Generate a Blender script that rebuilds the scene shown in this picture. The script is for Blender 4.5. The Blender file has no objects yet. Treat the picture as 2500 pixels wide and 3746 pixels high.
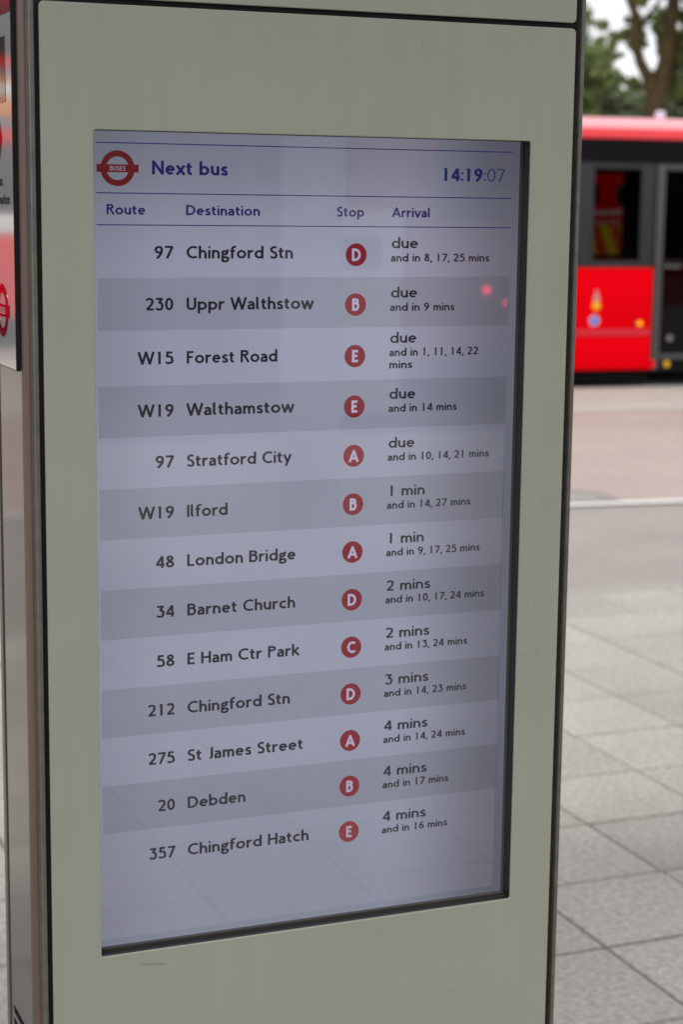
import bpy, bmesh, math, random
import numpy as np
from mathutils import Vector, Matrix
R = math.radians
random.seed(7)
C = bpy.context.scene.collection
sc = bpy.context.scene

# ------------------------------------------------------------------ camera, sky, sun
EYE = 1.75
cam_d = bpy.data.cameras.new('camera'); cam = bpy.data.objects.new('camera', cam_d); C.objects.link(cam)
p_, y_, r_ = R(9.43), R(22.09), R(-0.6716)
fwd = Vector((math.sin(y_)*math.cos(p_), math.cos(y_)*math.cos(p_), -math.sin(p_)))
rgt = Vector((math.cos(y_), -math.sin(y_), 0)); dwn = fwd.cross(rgt)
r2 = math.cos(r_)*rgt + math.sin(r_)*dwn; d2 = -math.sin(r_)*rgt + math.cos(r_)*dwn
M = Matrix((r2, -d2, -fwd)).transposed().to_4x4(); M.translation = (0, 0, EYE)
cam.matrix_world = M
cam_d.sensor_fit = 'VERTICAL'; cam_d.sensor_height = 36; cam_d.sensor_width = 24
cam_d.lens = 6735/3746*36
cam_d.clip_start = .05; cam_d.clip_end = 2000
cam_d.dof.use_dof = True; cam_d.dof.focus_distance = 2.28; cam_d.dof.aperture_fstop = 5.9
sc.camera = cam
sc.view_settings.view_transform = 'Standard'; sc.view_settings.look = 'None'
sc.view_settings.exposure = 0; sc.view_settings.gamma = 1; sc.view_settings.use_curve_mapping = False
sc.cycles.use_denoising = True
sc.cycles.max_bounces = 8; sc.cycles.transparent_max_bounces = 24
CAN_Y = -2.6
SUN_EL, SUN_AZ = 62, 205     # azimuth clockwise from +Y: the sun is behind the camera, to the left
w = bpy.data.worlds.new('World'); sc.world = w; w.use_nodes = True
nt = w.node_tree; N = nt.nodes; L = nt.links; N.clear()
out = N.new('ShaderNodeOutputWorld'); bg = N.new('ShaderNodeBackground'); bg.inputs[1].default_value = .12
sky = N.new('ShaderNodeTexSky'); sky.sky_type = 'NISHITA'; sky.sun_disc = False
sky.sun_elevation = R(SUN_EL); sky.sun_rotation = R(SUN_AZ)
tc = N.new('ShaderNodeTexCoord'); cl = N.new('ShaderNodeTexNoise'); cl.inputs['Scale'].default_value = 2.2
cl.inputs['Detail'].default_value = 6; cl.inputs['Roughness'].default_value = .55
mp = N.new('ShaderNodeMapping'); mp.inputs['Scale'].default_value = (1, 1, 3)
rp = N.new('ShaderNodeValToRGB'); rp.color_ramp.elements[0].position = .28; rp.color_ramp.elements[0].color = (.55, .55, .55, 1)
rp.color_ramp.elements[1].position = .52; rp.color_ramp.elements[1].color = (1, 1, 1, 1)
c2 = N.new('ShaderNodeTexNoise'); c2.inputs['Scale'].default_value = 3.5; c2.inputs['Detail'].default_value = 4
r3 = N.new('ShaderNodeValToRGB'); r3.color_ramp.elements[0].position = .35; r3.color_ramp.elements[0].color = (8.4, 8.7, 9.2, 1)
r3.color_ramp.elements[1].position = .65; r3.color_ramp.elements[1].color = (10.4, 10.5, 10.6, 1)
mx = N.new('ShaderNodeMix'); mx.data_type = 'RGBA'
L.new(tc.outputs['Generated'], mp.inputs[0]); L.new(mp.outputs[0], cl.inputs[0]); L.new(mp.outputs[0], c2.inputs[0])
L.new(cl.outputs[0], rp.inputs[0]); L.new(c2.outputs[0], r3.inputs[0])
L.new(rp.outputs[0], mx.inputs[0]); L.new(sky.outputs[0], mx.inputs[6]); L.new(r3.outputs[0], mx.inputs[7])
L.new(mx.outputs[2], bg.inputs[0]); L.new(bg.outputs[0], out.inputs[0])
sd = bpy.data.lights.new('sun', 'SUN'); sd.energy = 1.5; sd.angle = R(14); sd.color = (1, .95, .88)
so = bpy.data.objects.new('sun', sd); C.objects.link(so)
sdir = Vector((math.sin(R(SUN_AZ))*math.cos(R(SUN_EL)), math.cos(R(SUN_AZ))*math.cos(R(SUN_EL)), math.sin(R(SUN_EL))))
so.rotation_euler = sdir.to_track_quat('Z', 'Y').to_euler()

# ------------------------------------------------------------------ materials
def mat(name, col, rough=.5, metal=0, spec=.5, noise=None, bump=None, coat=0, emit=None, rnd=0, coat_rough=.03):
    """noise=(scale, amount[, detail]) varies the colour, bump=(scale, strength, distance), rnd = tint change per object / loose piece"""
    m = bpy.data.materials.new(name); m.use_nodes = True
    nt = m.node_tree; N = nt.nodes; L = nt.links; b = N['Principled BSDF']
    b.inputs['Base Color'].default_value = (*col, 1); b.inputs['Roughness'].default_value = rough
    b.inputs['Metallic'].default_value = metal; b.inputs['Specular IOR Level'].default_value = spec
    b.inputs['Coat Weight'].default_value = coat; b.inputs['Coat Roughness'].default_value = coat_rough
    if emit: b.inputs['Emission Color'].default_value = (*emit, 1); b.inputs['Emission Strength'].default_value = 1
    src = None; tc = N.new('ShaderNodeTexCoord')
    if noise:
        n = N.new('ShaderNodeTexNoise'); n.inputs['Scale'].default_value = noise[0]
        n.inputs['Detail'].default_value = noise[2] if len(noise) > 2 else 5
        L.new(tc.outputs['Object'], n.inputs[0])
        mr = N.new('ShaderNodeMapRange'); mr.inputs[1].default_value = .3; mr.inputs[2].default_value = .7
        mr.inputs[3].default_value = 1-noise[1]; mr.inputs[4].default_value = 1+noise[1]
        L.new(n.outputs[0], mr.inputs[0]); src = mr.outputs[0]
    if rnd:
        oi = N.new('ShaderNodeObjectInfo'); ge = N.new('ShaderNodeNewGeometry')
        ad = N.new('ShaderNodeMath'); ad.operation = 'ADD'; L.new(oi.outputs['Random'], ad.inputs[0]); L.new(ge.outputs['Random Per Island'], ad.inputs[1])
        fr = N.new('ShaderNodeMath'); fr.operation = 'FRACT'; L.new(ad.outputs[0], fr.inputs[0])
        mr = N.new('ShaderNodeMapRange'); mr.inputs[3].default_value = 1-rnd; mr.inputs[4].default_value = 1+rnd
        L.new(fr.outputs[0], mr.inputs[0])
        if src:
            mu = N.new('ShaderNodeMath'); mu.operation = 'MULTIPLY'; L.new(src, mu.inputs[0]); L.new(mr.outputs[0], mu.inputs[1]); src = mu.outputs[0]
        else: src = mr.outputs[0]
    if src:
        v = N.new('ShaderNodeVectorMath'); v.operation = 'SCALE'; v.inputs[0].default_value = col
        L.new(src, v.inputs[3]); L.new(v.outputs[0], b.inputs['Base Color'])
    if bump:
        n = N.new('ShaderNodeTexNoise'); n.inputs['Scale'].default_value = bump[0]; n.inputs['Detail'].default_value = 4
        L.new(tc.outputs['Object'], n.inputs[0])
        bp = N.new('ShaderNodeBump'); bp.inputs['Strength'].default_value = bump[1]; bp.inputs['Distance'].default_value = bump[2]
        L.new(n.outputs[0], bp.inputs['Height']); L.new(bp.outputs[0], b.inputs['Normal'])
    return m

def concrete(name, col, agg=160, amp=.18, rnd=.05, stain=.1, rough=.85):
    """flat paving: broad stains, fine grey speckle and pale stone chips"""
    m = bpy.data.materials.new(name); m.use_nodes = True
    nt = m.node_tree; N = nt.nodes; L = nt.links; b = N['Principled BSDF']; b.inputs['Roughness'].default_value = rough
    g = N.new('ShaderNodeNewGeometry')
    n1 = N.new('ShaderNodeTexNoise'); n1.inputs['Scale'].default_value = 1.3; n1.inputs['Detail'].default_value = 5
    n2 = N.new('ShaderNodeTexNoise'); n2.inputs['Scale'].default_value = agg; n2.inputs['Detail'].default_value = 3
    n3 = N.new('ShaderNodeTexVoronoi'); n3.inputs['Scale'].default_value = 45
    for n in (n1, n2, n3): L.new(g.outputs['Position'], n.inputs[0])
    def mr(sock, a, b_, c, d):
        x = N.new('ShaderNodeMapRange'); x.inputs[1].default_value = a; x.inputs[2].default_value = b_; x.inputs[3].default_value = c; x.inputs[4].default_value = d
        L.new(sock, x.inputs[0]); return x.outputs[0]
    def mul(a, b_):
        x = N.new('ShaderNodeMath'); x.operation = 'MULTIPLY'; L.new(a, x.inputs[0]); L.new(b_, x.inputs[1]); return x.outputs[0]
    oi = N.new('ShaderNodeObjectInfo'); ad = N.new('ShaderNodeMath'); ad.operation = 'ADD'
    L.new(oi.outputs['Random'], ad.inputs[0]); L.new(g.outputs['Random Per Island'], ad.inputs[1])
    fr = N.new('ShaderNodeMath'); fr.operation = 'FRACT'; L.new(ad.outputs[0], fr.inputs[0])
    f = mul(mr(n1.outputs[0], .3, .7, 1-stain, 1+stain), mr(n2.outputs[0], .3, .7, 1-amp, 1+amp))
    f = mul(f, mr(fr.outputs[0], 0, 1, 1-rnd, 1+rnd))
    f = mul(f, mr(n3.outputs['Distance'], .05, .16, 1.7, 1.0))
    v = N.new('ShaderNodeVectorMath'); v.operation = 'SCALE'; v.inputs[0].default_value = col
    L.new(f, v.inputs[3]); L.new(v.outputs[0], b.inputs['Base Color'])
    bp = N.new('ShaderNodeBump'); bp.inputs['Strength'].default_value = .25; bp.inputs['Distance'].default_value = .002
    L.new(n2.outputs[0], bp.inputs['Height']); L.new(bp.outputs[0], b.inputs['Normal'])
    return m

def glass(name, tint, ior=1.5):
    m = bpy.data.materials.new(name); m.use_nodes = True; nt = m.node_tree; N = nt.nodes; L = nt.links; N.clear()
    o = N.new('ShaderNodeOutputMaterial'); t = N.new('ShaderNodeBsdfTransparent'); t.inputs[0].default_value = (*tint, 1)
    g = N.new('ShaderNodeBsdfGlossy'); g.inputs['Roughness'].default_value = .02; f = N.new('ShaderNodeFresnel'); f.inputs[0].default_value = ior
    x = N.new('ShaderNodeMixShader'); L.new(f.outputs[0], x.inputs[0]); L.new(t.outputs[0], x.inputs[1]); L.new(g.outputs[0], x.inputs[2]); L.new(x.outputs[0], o.inputs[0])
    return m

def screen_mat(name, col, dim=1.0, wave=True):
    """a lit LCD layer: backlight falls off towards the panel edges; faint pixel-column ripple"""
    m = bpy.data.materials.new(name); m.use_nodes = True; nt = m.node_tree; N = nt.nodes; L = nt.links; b = N['Principled BSDF']
    b.inputs['Base Color'].default_value = (.012, .012, .014, 1); b.inputs['Roughness'].default_value = .014
    b.inputs['Specular IOR Level'].default_value = 1.0; b.inputs['Emission Strength'].default_value = 1
    g = N.new('ShaderNodeNewGeometry'); s = N.new('ShaderNodeSeparateXYZ'); L.new(g.outputs['Position'], s.inputs[0])
    def mr(sock, a, b_, c, d, smooth=True):
        x = N.new('ShaderNodeMapRange'); x.interpolation_type = 'SMOOTHSTEP' if smooth else 'LINEAR'
        for i, v in enumerate((a, b_, c, d)): x.inputs[i+1].default_value = v
        L.new(sock, x.inputs[0]); return x.outputs[0]
    def mth(op, a, b_):
        x = N.new('ShaderNodeMath'); x.operation = op
        for i, v in enumerate((a, b_)):
            if isinstance(v, (int, float)): x.inputs[i].default_value = v
            else: L.new(v, x.inputs[i])
        return x.outputs[0]
    f = mth('MULTIPLY', mr(s.outputs[0], 1.119, .93, .42, 1), mr(s.outputs[0], .54, .66, .80, 1))
    f = mth('MULTIPLY', f, mr(s.outputs[2], 1.845, 1.66, .60, 1))
    f = mth('MULTIPLY', f, mr(s.outputs[2], .81, 1.15, .86, 1.08))
    n = N.new('ShaderNodeTexNoise'); n.inputs['Scale'].default_value = 3.0; n.inputs['Detail'].default_value = 2; L.new(g.outputs['Position'], n.inputs[0])
    f = mth('MULTIPLY', f, mr(n.outputs[0], .3, .7, .95, 1.05))
    v = N.new('ShaderNodeVectorMath'); v.operation = 'SCALE'; v.inputs[0].default_value = col
    L.new(mth('MULTIPLY', f, dim), v.inputs[3]); src = v.outputs[0]
    if wave:
        # phase = columns every ~4.5 mm, drifting sideways down the panel
        dz = mth('SUBTRACT', s.outputs[2], .95)
        ph = mth('MULTIPLY', mth('ADD', mth('ADD', s.outputs[0], mth('MULTIPLY', mth('MULTIPLY', dz, dz), .38)), mth('MULTIPLY', mth('MULTIPLY', mth('SUBTRACT', s.outputs[0], .95), dz), .5)), 2*math.pi/.0062)
        amp = mth('MULTIPLY', mr(s.outputs[2], 1.55, 1.15, 0, 1), .045)
        cb = N.new('ShaderNodeCombineXYZ')
        for i, o in enumerate((0, 2.1, 4.2)):
            L.new(mth('ADD', 1.0, mth('MULTIPLY', mth('SINE', mth('ADD', ph, o), 0), amp)), cb.inputs[i])
        mu = N.new('ShaderNodeVectorMath'); mu.operation = 'MULTIPLY'; L.new(src, mu.inputs[0]); L.new(cb.outputs[0], mu.inputs[1]); src = mu.outputs[0]
    L.new(src, b.inputs['Emission Color'])
    return m

def grimy_paint(name, col):
    """powder coat with faint run-down streaks, cloudy smears and pinhead dirt"""
    m = bpy.data.materials.new(name); m.use_nodes = True; nt = m.node_tree; N = nt.nodes; L = nt.links; b = N['Principled BSDF']
    b.inputs['Specular IOR Level'].default_value = .45
    g = N.new('ShaderNodeNewGeometry')
    def noise(scale, st, det):
        mp = N.new('ShaderNodeMapping'); mp.inputs['Scale'].default_value = st; L.new(g.outputs['Position'], mp.inputs[0])
        n = N.new('ShaderNodeTexNoise'); n.inputs['Scale'].default_value = scale; n.inputs['Detail'].default_value = det; L.new(mp.outputs[0], n.inputs[0]); return n.outputs[0]
    def mr(sock, a, b_, c, d):
        x = N.new('ShaderNodeMapRange')
        for i, v in enumerate((a, b_, c, d)): x.inputs[i+1].default_value = v
        L.new(sock, x.inputs[0]); return x.outputs[0]
    def mul(a, b_):
        x = N.new('ShaderNodeMath'); x.operation = 'MULTIPLY'; L.new(a, x.inputs[0]); L.new(b_, x.inputs[1]); return x.outputs[0]
    st = noise(40, (1, 1, .04), 4); cl = noise(5, (1, 1, 1), 5); sp = noise(260, (1, 1, 1), 1)
    f = mul(mul(mr(st, .35, .75, 1.01, .965), mr(cl, .3, .7, .975, 1.02)), mr(sp, .80, .84, 1, .72))
    v = N.new('ShaderNodeVectorMath'); v.operation = 'SCALE'; v.inputs[0].default_value = col; L.new(f, v.inputs[3]); L.new(v.outputs[0], b.inputs['Base Color'])
    L.new(mr(cl, .3, .7, .26, .40), b.inputs['Roughness'])
    pe = noise(900, (1, 1, 1), 2); bp = N.new('ShaderNodeBump'); bp.inputs['Strength'].default_value = .05; bp.inputs['Distance'].default_value = .0003
    L.new(pe, bp.inputs['Height']); L.new(bp.outputs[0], b.inputs['Normal'])
    return m
M_ = dict(
    panel=grimy_paint('cream_powder_coat', (.350, .366, .302)),
    rubber=mat('black_gap', (.012, .012, .012), .6),
    trim=mat('bronze_grey_aluminium', (.20, .185, .165), .42, .7, .5, noise=(60, .12), bump=(600, .15, .0003)),
    brown=mat('brown_anodised_side', (.150, .098, .076), .5, .55, .5, noise=(25, .06), bump=(500, .1, .0003)),
    polish=mat('polished_grey_side', (.165, .155, .142), .1, .9, .5, noise=(5, .05), bump=(3, .04, .002)),
    cabinet=mat('cabinet_grey', (.1, .1, .1), .5),
    bezel=mat('black_screen_bezel', (.02, .019, .018), .42),
    bezel2=mat('dark_bezel_ledge', (.05, .047, .042), .38),
    poster=mat('laminated_poster_white', (.46, .46, .47), .07, 0, .9, coat=.6, coat_rough=.05, bump=(14, .05, .001)),
    p_red=mat('poster_red', (.27, .008, .022), .08, 0, .7, coat=.3, coat_rough=.05),
    p_dark=mat('poster_dark_photo', (.05, .055, .05), .08, 0, .7, noise=(8, .4), coat=.3, coat_rough=.05),
    p_white=mat('poster_white_letters', (.7, .68, .68), .1, 0, .6),
    p_black=mat('poster_black_letters', (.02, .02, .02), .1, 0, .6),
    p_edge=mat('poster_black_edge', (.012, .012, .014), .3),
    tile=concrete('paving_flag', (.39, .365, .328), 55, .24, .085, .12),
    mortar=mat('paving_joint', (.12, .108, .092), .95, noise=(40, .2)),
    kerb=concrete('granite_kerb', (.33, .31, .285), 90, .12, .05),
    road=concrete('grey_worn_tarmac', (.325, .29, .268), 70, .2, 0, .07),
    redroad=concrete('faded_red_tarmac', (.415, .325, .295), 60, .12, 0, .07),
    bay=concrete('pale_bus_bay', (.46, .43, .38), 60, .12, 0, .06),
    seam=mat('dark_tarmac_seam', (.305, .272, .25), .9),
    line=mat('white_road_paint', (.78, .76, .73), .7, noise=(12, .1)),
    ground=concrete('distant_ground', (.22, .21, .19), 30, .1, 0, .1),
    red=mat('bus_red_paint', (.84, .0, .006), .5, 0, .02, noise=(2, .03)),
    redg=mat('bus_red_cove', (.86, .004, .014), .3, 0, .5, coat=1, coat_rough=.1), roofw=mat('pink_roof', (.86, .38, .41), .5),  # upper roof is one even pink above the red cove
    red_s=mat('bus_red_rubbing_strip', (.70, .01, .03), .45),
    black=mat('gloss_black_trim', (.007, .006, .007), .4, 0, .08),
    skirt=mat('matt_black_skirt', (.006, .005, .005), .9, 0, .1),
    dgrey=mat('grey_window_frame', (.034, .036, .040), .6, 0, .2),
    mgrey=mat('grey_door_frame', (.065, .065, .062), .4),
    interior=mat('bus_interior_dark', (.03, .03, .034), .8),
    seat=mat('bus_seat_fabric', (.05, .02, .04), .9, noise=(30, .3)),
    pole=mat('yellow_grab_pole', (.5, .3, .02), .4),
    tyre=mat('tyre_rubber', (.015, .015, .015), .85),
    rim=mat('steel_rim', (.3, .3, .3), .4, .8),
    amber=mat('amber_lens', (.95, .38, .01), .25, emit=(.9, .26, .0)),
    yellow=mat('yellow_plastic', (.75, .45, .02), .4),
    sgrey=mat('sticker_pale_grey', (.55, .30, .32), .5),
    sblue=mat('sticker_blue', (.05, .22, .75), .4),
    swhite=mat('sticker_white', (.75, .68, .8), .4),
    syel=mat('sticker_yellow', (.95, .50, .01), .4),
    chev_y=mat('chevron_yellow', (.95, .95, .03), .4),
    chev_r=mat('chevron_red', (.85, .08, .01), .4),
    bark=mat('plane_bark', (.078, .055, .028), .95, 0, .08, noise=(5, .25), bump=(12, .6, .02)),
    bark2=mat('dark_bark', (.06, .05, .04), .9, noise=(5, .25)),
    orange=mat('advert_orange', (.85, .28, .06), .3),
    cream=mat('advert_white', (.85, .82, .78), .3),
    station=mat('station_wall_grey', (.09, .092, .10), .5, noise=(3, .1)),
    mullion=mat('station_mullion', (.25, .26, .28), .4, .5),
    pale=mat('pale_column', (.55, .55, .58), .5),
    shade_canopy=mat('shade_roof_soffit', (.16, .16, .17), .6, noise=(1, .1)),
    dglass=mat('dark_window_glass', (.012, .014, .016), .03, 0, .6),
    tint=glass('tinted_bus_glass', (.52, .50, .50), 1.3),
    sglass=glass('station_glass', (.4, .45, .48)),
    scratch=mat('grey_scuff', (.20, .20, .165), .7),
)
def leaf_mat(name, col, var):
    m = bpy.data.materials.new(name); m.use_nodes = True; nt = m.node_tree; N = nt.nodes; L = nt.links; N.clear()
    o = N.new('ShaderNodeOutputMaterial'); g = N.new('ShaderNodeNewGeometry')
    r = N.new('ShaderNodeValToRGB'); r.color_ramp.elements[0].color = (*[c*(1-var) for c in col], 1); r.color_ramp.elements[1].color = (col[0]*(1+1.6*var), col[1]*(1+1.1*var), col[2]*(1+.3*var), 1)
    L.new(g.outputs['Random Per Island'], r.inputs[0])
    d = N.new('ShaderNodeBsdfDiffuse'); t = N.new('ShaderNodeBsdfTranslucent'); x = N.new('ShaderNodeMixShader'); x.inputs[0].default_value = .45
    gl = N.new('ShaderNodeBsdfGlossy'); gl.inputs['Roughness'].default_value = .45; gl.inputs[0].default_value = (1, 1, 1, 1); x2 = N.new('ShaderNodeMixShader'); x2.inputs[0].default_value = .04
    L.new(r.outputs[0], d.inputs[0]); L.new(r.outputs[0], t.inputs[0]); L.new(d.outputs[0], x.inputs[1]); L.new(t.outputs[0], x.inputs[2])
    L.new(x.outputs[0], x2.inputs[1]); L.new(gl.outputs[0], x2.inputs[2]); L.new(x2.outputs[0], o.inputs[0])
    return m
LEAF_A = leaf_mat('plane_leaf', (.235, .32, .125), .42)
LEAF_B = leaf_mat('dark_leaf', (.155, .215, .125), .42)
LEAF_C = leaf_mat('mid_leaf', (.21, .295, .125), .42)

# ------------------------------------------------------------------ helpers
def link(name, me, m=None, parent=None, loc=None):
    o = bpy.data.objects.new(name, me); C.objects.link(o)
    if m is not None and me is not None and not me.materials: me.materials.append(m)
    if parent: o.parent = parent
    if loc: o.location = loc
    return o
def tag(o, label=None, cat=None, group=None, kind=None):
    for k, v in (('label', label), ('category', cat), ('group', group), ('kind', kind)):
        if v: o[k] = v
    return o
def empty(name, loc=(0, 0, 0), rz=0):
    o = bpy.data.objects.new(name, None); C.objects.link(o); o.location = loc; o.rotation_euler = (0, 0, rz); o.empty_display_size = .2
    return o
def mesh(verts, faces, smooth=False, name='m'):
    me = bpy.data.meshes.new(name); me.from_pydata([tuple(v) for v in verts], [], faces); me.update()
    if smooth: me.polygons.foreach_set('use_smooth', [True]*len(me.polygons))
    return me
class MB:
    def __init__(s): s.v = []; s.f = []
    def box(s, x0, x1, y0, y1, z0, z1):
        n = len(s.v); s.v += [(x, y, z) for x in (x0, x1) for y in (y0, y1) for z in (z0, z1)]
        s.f += [[n+i for i in q] for q in ((0, 1, 3, 2), (4, 6, 7, 5), (0, 4, 5, 1), (2, 3, 7, 6), (0, 2, 6, 4), (1, 5, 7, 3))]
        return s
    def prism(s, prof, axis, a, b):
        """profile (p,q) extruded: axis 'x' -> (t,p,q), 'y' -> (p,t,q), 'z' -> (p,q,t)"""
        n = len(s.v); k = len(prof)
        for t in (a, b):
            for p, q in prof: s.v.append({'x': (t, p, q), 'y': (p, t, q), 'z': (p, q, t)}[axis])
        s.f += [[n+i, n+(i+1) % k, n+k+(i+1) % k, n+k+i] for i in range(k)]
        s.f += [[n+i for i in range(k)][::-1], [n+k+i for i in range(k)]]
        return s
    def build(s, name, m, parent=None, bevel=0, smooth=False, loc=None, seg=2):
        me = mesh(s.v, s.f, name=name); bm = bmesh.new(); bm.from_mesh(me)
        bmesh.ops.recalc_face_normals(bm, faces=bm.faces)
        if bevel: bmesh.ops.bevel(bm, geom=[e for e in bm.edges if e.calc_face_angle(0) > .5], offset=bevel, segments=seg, affect='EDGES', profile=.6)
        bm.to_mesh(me); bm.free()
        if smooth or bevel:
            me.polygons.foreach_set('use_smooth', [True]*len(me.polygons))
            try: me.set_sharp_from_angle(angle=R(35))
            except Exception: pass
        return link(name, me, m, parent, loc)
def box(name, m, parent, x0, x1, y0, y1, z0, z1, bevel=0): return MB().box(x0, x1, y0, y1, z0, z1).build(name, m, parent, bevel)
def rrect(x0, x1, z0, z1, r, n=5):
    pts = []
    for cx, cz, a in ((x1-r, z1-r, 0), (x0+r, z1-r, 90), (x0+r, z0+r, 180), (x1-r, z0+r, 270)):
        for i in range(n+1): t = R(a+90*i/n); pts.append((cx+r*math.cos(t), cz+r*math.sin(t)))
    return pts
def plate(name, m, parent, loops, y_front, thick, bevel=.0008):
    """upright plate with rounded outline and holes, front face at y_front"""
    cu = bpy.data.curves.new(name, 'CURVE'); cu.dimensions = '2D'; cu.fill_mode = 'BOTH'
    cu.extrude = thick/2-bevel; cu.bevel_depth = bevel; cu.bevel_resolution = 2; cu.offset = -bevel
    for lp in loops:
        s = cu.splines.new('POLY'); s.points.add(len(lp)-1); s.use_cyclic_u = True
        for i, (x, z) in enumerate(lp): s.points[i].co = (x, z, 0, 1)
    o = bpy.data.objects.new('tmp', cu); C.objects.link(o)
    me = bpy.data.meshes.new_from_object(o.evaluated_get(bpy.context.evaluated_depsgraph_get()))
    bpy.data.objects.remove(o); bpy.data.curves.remove(cu)
    me.transform(Matrix.Translation((0, y_front+thick/2, 0)) @ Matrix.Rotation(R(90), 4, 'X'))
    me.name = name; me.materials.clear()
    try: me.set_sharp_from_angle(angle=R(50))
    except Exception: pass
    return link(name, me, m, parent)
def disc(name, m, parent, cx, y, cz, r, n=48, rin=None, t=.0004, axis='y', sx=1):
    """thin disc or ring facing -Y (axis 'y') or -X (axis 'x')"""
    v = []; f = []
    rings = ([rin] if rin else [])+[r]
    for d in (0, t):
        for rr in rings:
            for i in range(n):
                a = 2*math.pi*i/n; p, q = cx+rr*math.cos(a)*sx, cz+rr*math.sin(a)
                v.append((p, y+d, q) if axis == 'y' else (y+d, p, q))
    k = len(rings)*n
    if rin:
        for i in range(n):
            j = (i+1) % n
            f += [[i, j, n+j, n+i], [k+i, k+n+i, k+n+j, k+j], [n+i, n+j, k+n+j, k+n+i], [i, k+i, k+j, j]]
    else:
        f += [list(range(n))[::-1], [k+i for i in range(n)]]+[[i, (i+1) % n, k+(i+1) % n, k+i] for i in range(n)]
    b = MB(); b.v = v; b.f = f
    return b.build(name, m, parent)
def tube(mb, pts, rad, n=10):
    base = len(mb.v); P = [Vector(p) for p in pts]
    for i, p in enumerate(P):
        d = (P[min(i+1, len(P)-1)]-P[max(i-1, 0)]).normalized(); a = d.cross(Vector((.3, 1, .1))).normalized(); b = d.cross(a)
        for k in range(n):
            t = 2*math.pi*k/n; mb.v.append(tuple(p+rad[i]*(math.cos(t)*a+math.sin(t)*b)))
    for i in range(len(P)-1):
        for k in range(n):
            q = base+i*n; mb.f.append([q+k, q+(k+1) % n, q+n+(k+1) % n, q+n+k])
    mb.f.append([base+k for k in range(n)]); mb.f.append([base+(len(P)-1)*n+k for k in range(n)][::-1])

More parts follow.
